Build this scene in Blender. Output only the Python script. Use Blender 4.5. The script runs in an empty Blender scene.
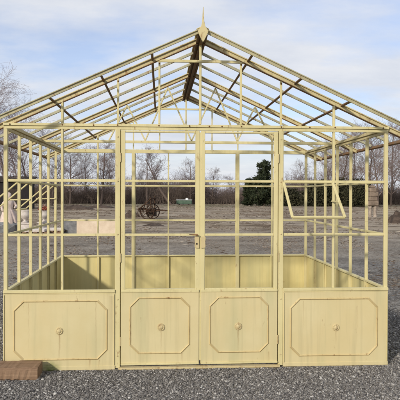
import bpy, math, random
import numpy as np
from mathutils import Vector, Matrix

random.seed(7); rng = np.random.default_rng(7)
sc = bpy.context.scene
col = sc.collection
V = Vector

# ------------------------------------------------------------------ dimensions
W, D = 3.45, 2.957
H = W / 2
P, E, A = .698, 2.174, 2.975          # low wall, eave, ridge heights
BAY = W / 7; SB = D / 6
R1, R2 = 1.205, 1.69                  # two glazing rails
SL = (2.953 - E) / H                  # roof slope
OH, VG = .235, .29                    # eave overhang, verge overhang
zr = lambda x: A - SL * abs(x)

# ------------------------------------------------------------------ camera
CAM = V((-.3588, -5.2485, 1.5685)); YAW, PIT, ROL, FPX = -.0682, -.0093, .0031, 580.06
c, s = math.cos(YAW), math.sin(YAW)
F = V((-s, c, 0)); R = V((c, s, 0)); U = V((0, 0, 1))
GF, GR = F.copy(), R.copy()
F, U = F * math.cos(PIT) + U * math.sin(PIT), U * math.cos(PIT) - F * math.sin(PIT)
R, U = R * math.cos(ROL) + U * math.sin(ROL), U * math.cos(ROL) - R * math.sin(ROL)
cd = bpy.data.cameras.new('camera'); cam = bpy.data.objects.new('camera', cd); col.objects.link(cam)
cd.sensor_width = 36; cd.lens = FPX / 400 * 36; cd.clip_start = .05; cd.clip_end = 3000
m = Matrix((R, U, -F)).transposed().to_4x4(); m.translation = CAM
cam.matrix_world = m
sc.camera = cam

def spot(px, dist, z=0.0):            # a ground point out in the yard
    p = CAM + GF * dist + GR * ((px - 200) / FPX * dist)
    return V((p.x, p.y, z))
def hz(py, dist):                     # height seen at that row at that distance
    return CAM.z + (194.6 - py) / FPX * dist

# ------------------------------------------------------------------ node helpers
def new_mat(name, rough=.6, spec=.3):
    mt = bpy.data.materials.new(name); mt.use_nodes = True
    nt = mt.node_tree; b = nt.nodes['Principled BSDF']
    b.inputs['Roughness'].default_value = rough
    b.inputs['Specular IOR Level'].default_value = spec
    return mt, nt, b
def nd(nt, t, **kw):
    n = nt.nodes.new(t)
    for k, v in kw.items():
        if k in n.inputs: n.inputs[k].default_value = v
        else: setattr(n, k, v)
    return n
def coords(nt, scale=(1, 1, 1), kind='Object'):
    t = nt.nodes.new('ShaderNodeTexCoord'); mp = nt.nodes.new('ShaderNodeMapping')
    mp.inputs['Scale'].default_value = scale
    nt.links.new(t.outputs[kind], mp.inputs[0]); return mp.outputs[0]
def geopos(nt, scale=(1, 1, 1)):
    t = nt.nodes.new('ShaderNodeNewGeometry'); mp = nt.nodes.new('ShaderNodeMapping')
    mp.inputs['Scale'].default_value = scale
    nt.links.new(t.outputs['Position'], mp.inputs[0]); return mp.outputs[0]
def noise(nt, vec, scale, detail=4, rough=.6):
    n = nd(nt, 'ShaderNodeTexNoise'); n.inputs['Scale'].default_value = scale
    n.inputs['Detail'].default_value = detail; n.inputs['Roughness'].default_value = rough
    nt.links.new(vec, n.inputs['Vector']); return n.outputs['Fac']
def ramp(nt, fac, stops):
    r = nt.nodes.new('ShaderNodeValToRGB')
    el = r.color_ramp.elements
    while len(el) < len(stops): el.new(.5)
    for e, (p, cc) in zip(el, stops):
        e.position = p; e.color = (cc, cc, cc, 1) if isinstance(cc, (int, float)) else (*cc, 1)
    nt.links.new(fac, r.inputs[0]); return r.outputs[0]
def mix(nt, fac, a, b, mode='MIX'):
    n = nt.nodes.new('ShaderNodeMix'); n.data_type = 'RGBA'; n.blend_type = mode
    for sock, v in ((0, fac), (6, a), (7, b)):
        if isinstance(v, (int, float)): n.inputs[sock].default_value = v
        elif isinstance(v, tuple): n.inputs[sock].default_value = (*v, 1)
        else: nt.links.new(v, n.inputs[sock])
    return n.outputs[2]
def bump(nt, b, h, strength=.3, dist=.01):
    n = nt.nodes.new('ShaderNodeBump'); n.inputs['Strength'].default_value = strength
    n.inputs['Distance'].default_value = dist
    nt.links.new(h, n.inputs['Height']); nt.links.new(n.outputs[0], b.inputs['Normal'])

def paint(name, base, dull, rust_lo, rust_hi, green=0.0, stains=False, rough=.55):
    """old cream oil paint: faded clouds, vertical run marks, rust where it has worn through"""
    mt, nt, b = new_mat(name, rough, .25)
    v = geopos(nt)
    n1 = noise(nt, v, 2.6, 5)
    cc = mix(nt, ramp(nt, n1, [(.35, 0), (.68, 1)]), base, dull)
    if stains: cc = mix(nt, ramp(nt, noise(nt, v, 1.3, 6, .6), [(.42, 0), (.62, .55)]), cc, (.59, .475, .24))
    runs = noise(nt, geopos(nt, (22, 22, .9)), 1.0, 4)
    cc = mix(nt, ramp(nt, runs, [(.52, 0), (.8, .55)]), cc, tuple(x * .72 for x in dull))
    if green:
        g = noise(nt, geopos(nt, (5, 5, .7)), 1.0, 3)
        cc = mix(nt, ramp(nt, g, [(.5, 0), (.72, green)]), cc, (.36, .37, .2))
    if stains:                            # rust weeping down from each rosette and the lower moulding, moss by the block
        sp = nt.nodes.new('ShaderNodeSeparateXYZ'); nt.links.new(v, sp.inputs[0])
        wob = noise(nt, geopos(nt, (1, 1, 6)), 3.0, 2)
        def m2(op, a, b_=0.0, c_=0.0):
            n = nt.nodes.new('ShaderNodeMath'); n.operation = op
            for i, q in enumerate((a, b_, c_)):
                if isinstance(q, (int, float)): n.inputs[i].default_value = q
                else: nt.links.new(q, n.inputs[i])
            return n.outputs[0]
        tot = 0.0
        for x0, z0, ln, w_, k in ((-1.252, .335, .30, .010, .75), (1.252, .335, .14, .008, .5), (-.349, .36, .22, .008, .5), (.349, .36, .26, .010, .7),
                                  (-.93, .62, .62, .007, .35), (-.985, .10, .10, .012, .6), (-.90, .09, .09, .008, .6), (-.79, .66, .6, .03, .25),
                                  (-1.52, .6, .5, .006, .35), (-.16, .14, .10, .009, .5), (.95, .6, .3, .007, .3), (1.45, .55, .4, .008, .25), (.63, .14, .12, .01, .5)):
            dx_ = m2('ABSOLUTE', m2('ADD', sp.outputs[0], m2('MULTIPLY_ADD', wob, .02, -x0 - .01)))
            across = m2('SUBTRACT', 1.0, m2('MINIMUM', m2('DIVIDE', dx_, w_), 1.0))
            t = m2('DIVIDE', m2('SUBTRACT', z0, sp.outputs[2]), ln)
            on = m2('MULTIPLY', m2('GREATER_THAN', t, 0.0), m2('MAXIMUM', m2('SUBTRACT', 1.0, t), 0.0))
            tot = m2('MAXIMUM', tot, m2('MULTIPLY', m2('MULTIPLY', across, on), k))
        sf = m2('MULTIPLY', tot, m2('MULTIPLY_ADD', noise(nt, geopos(nt, (60, 60, 9)), 1.0, 4), 1.3, .2))
        cc = mix(nt, sf, cc, (.23, .125, .045))
        ms = m2('SUBTRACT', 1.0, m2('MINIMUM', m2('DIVIDE', m2('ABSOLUTE', m2('SUBTRACT', sp.outputs[0], -1.33)), .11), 1.0))
        mz = m2('SUBTRACT', 1.0, m2('MINIMUM', m2('DIVIDE', sp.outputs[2], .11), 1.0))
        mm = m2('MULTIPLY', m2('MULTIPLY', ms, mz), m2('MULTIPLY_ADD', noise(nt, v, 25, 4), 3.0, -.4))
        cl = nt.nodes.new('ShaderNodeClamp'); nt.links.new(mm, cl.inputs[0])
        cc = mix(nt, cl.outputs[0], cc, (.16, .19, .05))
    rn = noise(nt, geopos(nt, (9, 9, 3.2)), 2.6, 8, .72)
    rf = ramp(nt, rn, [(rust_lo, 0), (rust_hi, 1)])
    rc = mix(nt, noise(nt, v, 40, 3), (.10, .045, .018), (.33, .16, .055))
    cc = mix(nt, rf, cc, rc)
    nt.links.new(cc, b.inputs['Base Color'])
    nt.links.new(ramp(nt, rf, [(0, rough), (1, .9)]), b.inputs['Roughness'])
    bump(nt, b, noise(nt, v, 55, 5), .12, .004)
    return mt
CREAM = (.625, .55, .295); DULL = (.545, .475, .24)
M = {}
M['paint'] = paint('cream_paint', CREAM, DULL, .60, .73)
M['panel'] = paint('cream_panel_paint', (.595, .51, .285), (.54, .468, .255), .66, .78, .35, True)
M['inner'] = paint('inner_panel_paint', (.63, .54, .25), (.56, .475, .21), .67, .8, .35)
M['roofbar'] = paint('weathered_roof_paint', (.60, .51, .27), (.46, .39, .21), .54, .70)
M['edge2'] = paint('worn_rosette_paint', (.55, .46, .25), (.49, .39, .20), .54, .72)
M['rust_shade'] = paint('rusted_shade_roof_iron', (.17, .125, .075), (.10, .07, .042), .40, .60)  # rusty brown iron; also the painted underside shade of the rafters
M['putty'] = paint('greyed_putty_paint', (.42, .40, .27), (.31, .295, .20), .52, .72)
M['olive'] = paint('olive_verge_paint', (.46, .42, .25), (.33, .30, .18), .55, .72)
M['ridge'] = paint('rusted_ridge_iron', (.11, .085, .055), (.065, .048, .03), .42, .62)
M['edge'] = paint('rusty_edge_paint', (.56, .455, .235), (.50, .385, .18), .55, .70)
def rust():
    mt, nt, b = new_mat('rust', .9, .15)
    v = geopos(nt)
    nt.links.new(ramp(nt, noise(nt, v, 18, 6), [(.3, (.06, .03, .016)), (.55, (.17, .075, .03)), (.75, (.27, .15, .07))]), b.inputs['Base Color'])
    bump(nt, b, noise(nt, v, 80, 4), .3, .004); return mt
M['rust'] = rust()
def plain(name, c0, c1, scale, rough=.8, bmp=.2, stretch=(1, 1, 1), kind='Object'):
    mt, nt, b = new_mat(name, rough, .2)
    v = coords(nt, stretch, kind); n = noise(nt, v, scale, 6, .65)
    nt.links.new(ramp(nt, n, [(.3, c0), (.7, c1)]), b.inputs['Base Color'])
    if bmp: bump(nt, b, n, bmp, .01)
    return mt
M['dark_iron'] = plain('dark_iron', (.02, .018, .015), (.07, .05, .035), 9)
M['timber'] = plain('weathered_timber', (.165, .10, .06), (.30, .20, .125), 5, .9, .35, (.35, 7, 7))
M['stone'] = plain('pale_stone', (.42, .37, .32), (.68, .62, .56), 6)
M['stone_pink'] = plain('pinkish_stone', (.40, .32, .27), (.68, .56, .49), 5)
M['stone_grey'] = plain('grey_stone', (.09, .095, .10), (.24, .24, .24), 5)
M['block'] = plain('sandy_stone', (.56, .44, .31), (.72, .60, .45), 4)
M['terracotta'] = plain('terracotta', (.24, .07, .045), (.38, .13, .08), 8)
M['white'] = plain('white_coat', (.62, .64, .62), (.8, .8, .78), 6, .5, 0)
M['shed'] = plain('tarred_boards', (.012, .011, .012), (.035, .03, .028), 4, .85, .2, (8, 8, .6))
M['bark'] = plain('bark', (.07, .05, .042), (.17, .13, .105), 7, .95, .4, (4, 4, .8))
M['twig'] = plain('twigs', (.16, .125, .12), (.27, .212, .20), 1.5, .95, 0)
M['twig_birch'] = plain('birch_twigs', (.20, .155, .155), (.34, .27, .265), 1.5, .95, 0)
M['twig_rust'] = plain('russet_twigs', (.20, .15, .13), (.32, .245, .21), 1.5, .95, 0)
M['thicket'] = plain('thicket_stems', (.06, .045, .036), (.20, .152, .122), .35, .95, 0)
M['needle'] = plain('needles', (.010, .018, .009), (.050, .058, .026), 1.1, .8, 0)
M['hedge'] = plain('dark_hedge_leaf', (.014, .018, .009), (.075, .068, .035), .8, .8, 0)
M['green'] = plain('green_sheet', (.06, .10, .07), (.11, .16, .11), 3, .5, 0)
def glassy():
    mt, nt, b = new_mat('car_glass', .08, .6); b.inputs['Base Color'].default_value = (.02, .025, .03, 1); return mt
M['glass'] = glassy()
M['rubber'] = plain('rubber', (.012, .012, .012), (.03, .03, .03), 20, .9, 0)
def log_mat(): return plain('cut_logs', (.05, .032, .022), (.19, .12, .08), 6, .95, .3)
M['log'] = log_mat()
M['soil2'] = plain('brown_stone', (.10, .075, .055), (.30, .23, .17), 3, .95, .4)
M['stone_leg'] = plain('dull_stone', (.20, .16, .125), (.42, .35, .28), 4, .95, .4)
M['rust_dark'] = plain('dark_rust', (.022, .014, .010), (.085, .048, .028), 8, .95, .2)
M['soil'] = plain('dark_soil', (.035, .026, .02), (.12, .088, .068), 3, .95, .5)

# ------------------------------------------------------------------ mesh builder
class MB:
    def __init__(s): s.v = []; s.f = []; s.n = 0
    def add(s, vs, fs):
        k = len(s.v); s.v += [tuple(p) for p in vs]; s.f += [tuple(i + k for i in q) for q in fs]; return s
    def box(s, cx, cy, cz, sx, sy, sz, rz=0):
        vs = []
        for dz in (-.5, .5):
            for dx, dy in ((-.5, -.5), (.5, -.5), (.5, .5), (-.5, .5)):
                x, y = dx * sx, dy * sy
                vs.append((cx + x * math.cos(rz) - y * math.sin(rz), cy + x * math.sin(rz) + y * math.cos(rz), cz + dz * sz))
        return s.add(vs, [(3, 2, 1, 0), (4, 5, 6, 7), (0, 1, 5, 4), (1, 2, 6, 5), (2, 3, 7, 6), (3, 0, 4, 7)])
    def bar(s, a, b, w, h, up=(0, 0, 1)):   # w across, h along 'up'
        a, b = V(a), V(b); d = (b - a).normalized(); u = V(up)
        r = d.cross(u)
        if r.length < 1e-4: r = d.cross(V((0, 1, 0)))
        r.normalize(); u = r.cross(d).normalized()
        vs = []
        for p in (a, b):
            for i, j in ((-.5, -.5), (.5, -.5), (.5, .5), (-.5, .5)): vs.append(p + r * w * i + u * h * j)
        return s.add(vs, [(0, 1, 2, 3), (7, 6, 5, 4), (1, 0, 4, 5), (2, 1, 5, 6), (3, 2, 6, 7), (0, 3, 7, 4)])
    def tube(s, a, b, ra, rb, n=8):
        a, b = V(a), V(b); d = (b - a).normalized()
        t = d.cross(V((0, 0, 1)) if abs(d.z) < .95 else V((1, 0, 0))).normalized(); q = d.cross(t)
        vs = [p + (t * math.cos(i * 2 * math.pi / n) + q * math.sin(i * 2 * math.pi / n)) * r for p, r in ((a, ra), (b, rb)) for i in range(n)]
        fs = [(i, (i + 1) % n, n + (i + 1) % n, n + i) for i in range(n)] + [tuple(range(n))[::-1], tuple(range(n, 2 * n))]
        return s.add(vs, fs)
    def lathe(s, prof, o=(0, 0, 0), n=16, axis='z', sx=1, sy=1):
        vs = []
        for r, h in prof:
            for i in range(n):
                t = i * 2 * math.pi / n; x, y = r * math.cos(t) * sx, r * math.sin(t) * sy
                vs.append((o[0] + x, o[1] + y, o[2] + h) if axis == 'z' else ((o[0] + x, o[1] - h, o[2] + y) if axis == 'y' else (o[0] + h, o[1] + x, o[2] + y)))
        k = len(prof)
        fs = [(j * n + i, j * n + (i + 1) % n, (j + 1) * n + (i + 1) % n, (j + 1) * n + i) for j in range(k - 1) for i in range(n)]
        fs += [tuple(range(n))[::-1], tuple((k - 1) * n + i for i in range(n))]
        return s.add(vs, fs)
    def prism(s, pts, y0, y1):            # outline in xz pushed along y
        n = len(pts)
        vs = [(x, y0, z) for x, z in pts] + [(x, y1, z) for x, z in pts]
        return s.add(vs, [tuple(range(n)), tuple(range(n, 2 * n))[::-1]] + [((i + 1) % n, i, n + i, n + (i + 1) % n) for i in range(n)])
    def build(s, name, mat, parent=None, bevel=0, smooth=False):
        me = bpy.data.meshes.new(name); me.from_pydata(s.v, [], s.f); me.update()
        me.materials.append(mat)
        if smooth: me.shade_smooth()
        o = bpy.data.objects.new(name, me); col.objects.link(o)
        if parent: o.parent = parent
        if bevel:
            b = o.modifiers.new('bevel', 'BEVEL'); b.width = bevel; b.segments = 1; b.limit_method = 'ANGLE'
        return o
def tag(o, label=None, cat=None, group=None, kind=None):
    for k, v in (('label', label), ('category', cat), ('group', group), ('kind', kind)):
        if v: o[k] = v
    return o
def empty(name, loc, rz=0, label=None, cat=None, group=None):
    o = bpy.data.objects.new(name, None); col.objects.link(o); o.location = loc; o.rotation_euler.z = rz
    o.empty_display_size = .2
    return tag(o, label, cat, group)
def copy_tree(o, parent=None):
    k = o.copy(); col.objects.link(k)
    if parent: k.parent = parent
    for ch in [x for x in bpy.data.objects if x.parent == o]: copy_tree(ch, k)
    return k
def fast_mesh(name, verts, faces, mat, parent=None, smooth=False):   # numpy arrays; faces all the same size
    me = bpy.data.meshes.new(name); nv, (nf, k) = len(verts), faces.shape
    me.vertices.add(nv); me.vertices.foreach_set('co', verts.astype(np.float32).ravel())
    me.loops.add(nf * k); me.loops.foreach_set('vertex_index', faces.astype(np.int32).ravel())
    me.polygons.add(nf); me.polygons.foreach_set('loop_start', np.arange(0, nf * k, k, dtype=np.int32))
    me.update(calc_edges=True); me.validate()
    me.materials.append(mat)
    if smooth: me.shade_smooth()
    o = bpy.data.objects.new(name, me); col.objects.link(o)
    if parent: o.parent = parent
    return o

# ================================================================== GREENHOUSE
g = empty('greenhouse', (0, 0, 0), 0, 'cream painted iron greenhouse frame without glass, with panelled double doors and open roof', 'greenhouse')
BV = .0025
def part(mb, name, mat='paint', parent=g, bevel=BV): return mb.build(name, M[mat], parent, bevel)

# corner posts, front/back posts, mullions (each its own part)
for x in (-H, H):
    for y in (0, D):
        b = MB().box(x, y, (E + .02) / 2, .034, .034, E + .02)
        sx = -math.copysign(1, x); sy = 1 if y == 0 else -1
        part(b, 'corner_post')
for y in (0, D):
    for x in (-.739, .739):
        b = MB().box(x, y, E / 2 - .005, .044, .046, E - .03)
        b.box(x - math.copysign(.026, x), y + .008, E / 2, .012, .022, E - .06)
        part(b, 'door_post')
for x in (-1.232, 1.232):
    part(MB().box(x, .002, (P + zr(x)) / 2, .02, .03, zr(x) - P - .03), 'mullion')
    part(MB().box(x, D, zr(x) / 2, .022, .03, zr(x) - .04), 'mullion')
for x in (-BAY / 2, BAY / 2):
    part(MB().box(x, D, E / 2, .018, .03, E - .03), 'mullion')
for x in (-H, H):
    for k in range(1, 6):
        jx, jy = random.uniform(-.005, .005), random.uniform(-.007, .007)
        b = MB(); zs = [.01, .7, 1.3, 1.8, E - .02]
        for q in range(4):
            f0, f1 = (math.sin(math.pi * zs[q + i] / E) for i in (0, 1))
            b.bar((x + jx * f0, k * SB + jy * f0, zs[q]), (x + jx * f1, k * SB + jy * f1, zs[q + 1]), .03, .02 if k != 3 else .03, (0, 1, 0))
        part(b, 'mullion')

# rails
def rail(a, b, h=.024, w=.021, name='rail'): return part(MB().bar(a, b, w, h), name)
for z in (R1, R2):
    for x0, x1 in ((-H, -.739), (.739, H)): rail((x0 + .017, 0, z), (x1 - .015, 0, z))
    rail((-H + .017, D - .002, z), (H - .017, D - .002, z))
    for x in (-H, H): rail((x, .017, z), (x, D - .017, z), .022, .021)
# eave beams: an angle iron of two flats
b = MB().bar((-H - .02, -.004, E + .012), (H + .02, -.004, E + .012), .05, .024)
b.bar((-H, -.012, E - .014), (H, -.012, E - .014), .014, .0275); part(b, 'eave_beam')
b = MB().bar((-H, D, E), (H, D, E), .045, .05); part(b, 'eave_beam')
for x in (-H, H):
    b = MB().bar((x, .03, E + .005), (x, D - .03, E + .005), .05, .03)
    b.bar((x, .03, E - .025), (x, D - .03, E - .025), .02, .028); part(b, 'eave_beam', 'roofbar')

# rusty bolt heads along the front
for x in (-1.69, -1.232, -.95, -.739, -.37, -.10, .08, .20, .37, .739, 1.0, 1.232, 1.69):
    part(MB().lathe([(.007, 0), (.007, .004), (.004, .006)], (x + random.uniform(-.006, .006), -.0285, E + .012 + random.uniform(-.002, .002)), 6, 'y'), 'bolt', 'rust', g, 0)
for x in (-.739, .739):
    for z in (.12, .62, R1, R2, E - .1): part(MB().lathe([(.007, 0), (.007, .004), (.004, .006)], (x, -.0225, z + random.uniform(-.01, .01)), 6, 'y'), 'bolt', 'edge2', g, 0)
for x in (-.37, .37, -.739, .739):
    part(MB().lathe([(.008, 0), (.008, .004), (.004, .006)], (x, -.0095, zr(x) - .06), 6, 'y'), 'bolt', 'rust', g, 0)
# low walls
def octo(x0, x1, z0, z1, ch): return [(x0 + ch, z0), (x1 - ch, z0), (x1, z0 + ch), (x1, z1 - ch), (x1 - ch, z1), (x0 + ch, z1), (x0, z1 - ch), (x0, z0 + ch)]
def moulding(x0, x1, z0, z1, ch, y, w, dep, parent):
    o, i = octo(x0, x1, z0, z1, ch), octo(x0 + w, x1 - w, z0 + w, z1 - w, ch - w * .41)
    n = 8; m_ = w / 2
    mid = octo(x0 + m_, x1 - m_, z0 + m_, z1 - m_, ch - m_ * .41)
    vs = [(x, y, z) for x, z in o] + [(x, y - dep, z) for x, z in mid] + [(x, y, z) for x, z in i]
    fs = []
    for k in range(n):
        j = (k + 1) % n
        fs += [(k, j, n + j, n + k), (n + k, n + j, 2 * n + j, 2 * n + k)]
    return MB().add(vs, fs).build('moulding', M['edge'], parent)
def rosette(x, y, z, parent, r=.033):
    b = MB().lathe([(r, 0), (r, .004), (r * .86, .010), (r * .62, .008), (r * .5, .013), (r * .3, .018), (.004, .019)], (x, y, z), 20, 'y')
    for k in range(8):
        t = k * math.pi / 4
        b.lathe([(r * .2, 0), (r * .19, .0085), (r * .1, .0115)], (x + r * .72 * math.cos(t), y, z + r * .72 * math.sin(t)), 8, 'y')
    return b.build('rosette', M['edge2'], parent)
for sg in (-1, 1):
    x0, x1 = (-H - .018, -.7612) if sg < 0 else (.7612, H + .018)
    pn = part(MB().box((x0 + x1) / 2, -.024, P / 2 + .004, x1 - x0, .008, P - .02), 'base_panel', 'panel')
    t = MB().bar((x0, -.022, P + .006), (x1, -.022, P + .006), .03, .026); t.bar((x0, -.02, P - .016), (x1, -.02, P - .016), .02, .008)
    part(t, 'top_rail', 'paint', pn)
    part(MB().bar((x0, -.026, .018), (x1, -.026, .018), .014, .036), 'bottom_rail', 'panel', pn)
    for xa in (x0 + .009, x1 - .009): part(MB().bar((xa, -.0285, .04), (xa, -.0285, P - .022), .016, .006, (1, 0, 0)), 'edge_strip', 'paint', pn)
    moulding(x0 + (.088 if sg < 0 else .062), x1 - (.064 if sg < 0 else .094), .09, P - .072, .085, -.0279, .018, .010, pn)
    rosette((x0 + x1) / 2, -.0279, .352, pn)
# rear and side low walls: sheet plus cap
def low_wall(a, b, nrm, n):
    a, b = V(a), V(b); c_ = (a + b) / 2; d = (b - a); L = d.length
    ax = abs(d.x) > abs(d.y)
    w_ = MB().box(c_.x + nrm[0] * .014, c_.y + nrm[1] * .014, P / 2, L if ax else .006, .006 if ax else L, P)
    pn = part(w_, 'base_panel', 'inner')
    part(MB().bar(a + V((0, 0, P + .008)), b + V((0, 0, P + .008)), .038, .02), 'top_rail', 'paint', pn)
    for k in range(1, n):                 # lapped sheet joints
        p = a + d * (k / n)
        q = p - V((nrm[0], nrm[1], 0)) * .018
        part(MB().box(q.x, q.y, P / 2, .022 if ax else .007, .007 if ax else .022, P - .01), 'joint_strip', 'inner', pn)
low_wall((-H + .017, D, 0), (H - .017, D, 0), (0, 1), 7)
low_wall((-H, .017, 0), (-H, D - .017, 0), (-1, 0), 6)
low_wall((H, .017, 0), (H, D - .017, 0), (1, 0), 6)

# double doors
for sg in (-1, 1):
    dx = lambda u: sg * u
    fr = MB(); top = E - .031
    for u, w_ in ((.025, .036), (.692, .036)): fr.box(dx(u), -.006, (top + .036) / 2, w_, .034, top - .036)
    for z, h_ in ((top - .010, .018), (R2, .022), (R1, .022), (P + .004, .034)): fr.bar((dx(.043), -.004, z), (dx(.674), -.004, z), .028, h_)
    d_ = part(fr, 'door')
    tag(d_, 'left leaf of the double door, carrying the latch lever' if sg < 0 else 'right leaf of the double door')
    x0, x1 = sorted((dx(.009), dx(.709)))
    part(MB().box((x0 + x1) / 2, -.0265, (P + .036) / 2 - .004, x1 - x0, .006, P - .044), 'door_panel', 'panel', d_)
    part(MB().bar((x0, -.032, .046), (x1, -.032, .046), .024, .016), 'drip_bar', 'paint', d_)
    part(MB().bar((x0, -.031, P + .002), (x1, -.031, P + .002), .01, .022), 'panel_rail', 'paint', d_)
    moulding(x0 + .076, x1 - .078, .134, P - .052, .08, -.0295, .017, .010, d_)
    rosette((x0 + x1) / 2 - sg * .01, -.0295, .375, d_, .034)
    for z in (.25, 1.0, 1.9): part(MB().tube((dx(.7145), -.03, z - .04), (dx(.7145), -.03, z + .04), .0055, .0055, 8), 'hinge', 'edge2', d_, 0)
    lk = MB().prism([(dx(.008), 1.085), (dx(.042), 1.088), (dx(.050), 1.10), (dx(.046), 1.14), (dx(.052), 1.178), (dx(.042), 1.192), (dx(.008), 1.19)][::sg], -.036, -.022)
    part(lk, 'lock_plate', 'edge2', d_)
    if sg < 0:
        lv = MB().tube((-.03, -.02, 1.205), (-.03, -.06, 1.205), .009, .009); lv.bar((-.02, -.058, 1.206), (-.10, -.058, 1.211), .010, .010)
        part(lv, 'lever', 'rust_shade', d_)
        kh = MB().tube((-.031, -.0362, 1.125), (-.031, -.039, 1.125), .008, .008, 10); part(kh, 'keyhole', 'dark_iron', d_, 0)
part(MB().box(0, -.018, 1.1, .018, .006, 2.06), 'door_stop')
part(MB().bar((-.73, -.03, .011), (.73, -.03, .011), .055, .018), 'threshold', 'edge2')

# gables
for y, wd in ((0, .026), (D, .024)):
    gz = zr(.37) - .035
    for x in (-.739, -.37, .37, .739):
        part(MB().bar((x, y + .003, E + .03), (x, y + .003, zr(x) - .02), wd * .7, wd, (0, 1, 0)), 'gable_post')
    part(MB().bar((0, y + .005, E + .03), (0, y + .005, A - .03), wd, wd * .8, (1, 0, 0)), 'gable_post')
    part(MB().bar((-.40, y - .002, gz), (.40, y - .002, gz), .02, .024), 'gable_rail')

# roof
def slope_bar(y, sg, w_, h_, x0=.015, x1=H + OH, dz=0):
    return MB().bar((sg * x0, y, zr(x0) + dz), (sg * x1, y, zr(x1) + dz), w_, h_)
for sg in (-1, 1):
    for y in (0, D / 2, D):
        b = slope_bar(y, sg, .05, .010, dz=.012); b2 = slope_bar(y, sg, .016, .034, dz=-.010)
        b.add(b2.v, b2.f); rf = part(b, 'rafter', 'roofbar')
        part(slope_bar(y, sg, .028, .008, .02, H + OH - .01, -.0315), 'shade_flange', 'rust_shade', rf)  # dark strip: shade of the rafter underside put into its colour, plus rust
    for y in (-VG, D + VG):
        b = slope_bar(y, sg, .035, .010, 0.0, H + OH + .02, dz=.016); b2 = slope_bar(y, sg, .012, .026, 0.0, H + OH + .02, dz=-.002)
        b.add(b2.v, b2.f); part(b, 'verge_bar', 'olive')
    for k in (1, 2, 4, 5):
        part(slope_bar(k * SB, sg, .02, .026, .04, H + OH - .01, .012), 'glazing_bar', 'putty')
    for q in (.25, .5, .75):
        x = sg * q * (H + .01)
        up = V((sg * SL, 0, 1))
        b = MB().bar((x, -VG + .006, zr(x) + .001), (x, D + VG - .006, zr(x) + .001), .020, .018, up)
        part(b, 'purlin', 'rust_shade')
    x = sg * (H + OH + .006); up = V((sg * SL, 0, 1))
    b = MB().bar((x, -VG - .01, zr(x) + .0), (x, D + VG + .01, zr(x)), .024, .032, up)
    part(b, 'eave_edge_bar', 'rust_shade')
b = MB()
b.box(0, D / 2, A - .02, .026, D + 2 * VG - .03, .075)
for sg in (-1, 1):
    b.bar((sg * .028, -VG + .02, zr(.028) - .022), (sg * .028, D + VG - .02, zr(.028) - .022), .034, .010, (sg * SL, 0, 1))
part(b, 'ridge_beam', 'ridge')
b = MB()
for sg in (-1, 1): b.bar((sg * .027, -VG - .005, zr(.027) + .032), (sg * .027, D + VG + .005, zr(.027) + .032), .058, .008, (sg * SL, 0, 1))
part(b, 'ridge_cap', 'roofbar')
# middle truss
ym = D / 2
part(MB().bar((-H, ym, E), (H, ym, E), .03, .03), 'tie_beam')
nodes = [(0, E), (.16, 0), (.31, E), (.43, 0), (.55, E)]
for sg in (-1, 1):
    pts = [V((sg * u * H, ym, E + .016 if z else zr(u * H) - .045)) for u, z in nodes]
    for p, q in zip(pts, pts[1:]): part(MB().bar(p, q, .016, .024, (0, 1, 0)), 'truss_strut')
# spear finial and its shield at the front of the ridge
fp = [(.0, -.088), (.010, -.075), (.036, -.022), (.045, .0), (.036, .016), (.017, .045), (.009, .085), (.006, .13), (.002, .207)]
ol = [(-x, z + A - .022) for x, z in fp[1:]][::-1] + [(x, z + A - .022) for x, z in fp]
ol = [(x, z) for x, z in ol]
part(MB().prism(ol, -VG - .045, -VG - .020), 'finial', 'roofbar', g, .004)

# tilted opening casements
def vent(hx, hy, along, out):
    """frame hinged on the upper rail: 'along' runs down the rail, 'out' points outside"""
    al, ou = V(along), V(out); th = math.radians(50); L = .478; wv = .455
    dn = ou * math.sin(th) + V((0, 0, -math.cos(th)))
    o = V((hx, hy, R2 - .006)) + ou * .02
    nrm = al.cross(dn).normalized()
    b = MB()
    a0, a1 = o - al * wv / 2, o + al * wv / 2
    b.bar(a0, a1, .02, .014, nrm); b.bar(a0 + dn * L, a1 + dn * L, .02, .022, nrm)
    for p in (a0, a1): b.bar(p, p + dn * L, .024, .014, nrm)
    v_ = part(b, 'vent_frame')
    z_s = R2 - .006 - .30 * math.cos(th)
    p = a1 + dn * .30
    base = V((p.x, p.y, 0)) - ou * (.30 * math.sin(th) + .02)
    part(MB().bar(V((base.x, base.y, z_s + .02)), p + V((0, 0, .015)), .012, .014), 'stay', 'paint', v_)
vent(.739 + BAY / 2 + .004, 0, (1, 0, 0), (0, -1, 0))
vent(-H, 1.5 * SB, (0, 1, 0), (-1, 0, 0))
vent(-H, 4.5 * SB, (0, 1, 0), (-1, 0, 0))

# ================================================================== timber block by the front
def timber_block():
    x1, x0 = -1.392, -2.05; y0, y1, h = -.29, -.06, .105
    nx = 28; ys = [y0 + (y1 - y0) * t for t in (0, .03, .5, .97, 1)]; 
    ring = [(y0 + .008, 0), (y0, .012), (y0, h - .016), (y0 + .014, h), (y1 - .012, h), (y1, h - .014), (y1, .01), (y1 - .01, 0)]
    vs = []; n = len(ring)
    for i in range(nx + 1):
        x = x0 + (x1 - x0) * i / nx
        for (y, z) in ring:
            e = .004
            vs.append((x + random.uniform(-.003, .003) * (i in (0, nx)), y + random.uniform(-e, e), max(0, z + random.uniform(-e, e) * (z > .05))))
    fs = [(i * n + k, (i + 1) * n + k, (i + 1) * n + (k + 1) % n, i * n + (k + 1) % n) for i in range(nx) for k in range(n)]
    fs += [tuple(range(n)), tuple(nx * n + k for k in range(n))[::-1]]
    o = MB().add(vs, fs).build('timber_block', M['timber'])
    tag(o, 'brown timber block lying on the gravel against the left front panel', 'timber block')
timber_block()

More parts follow.
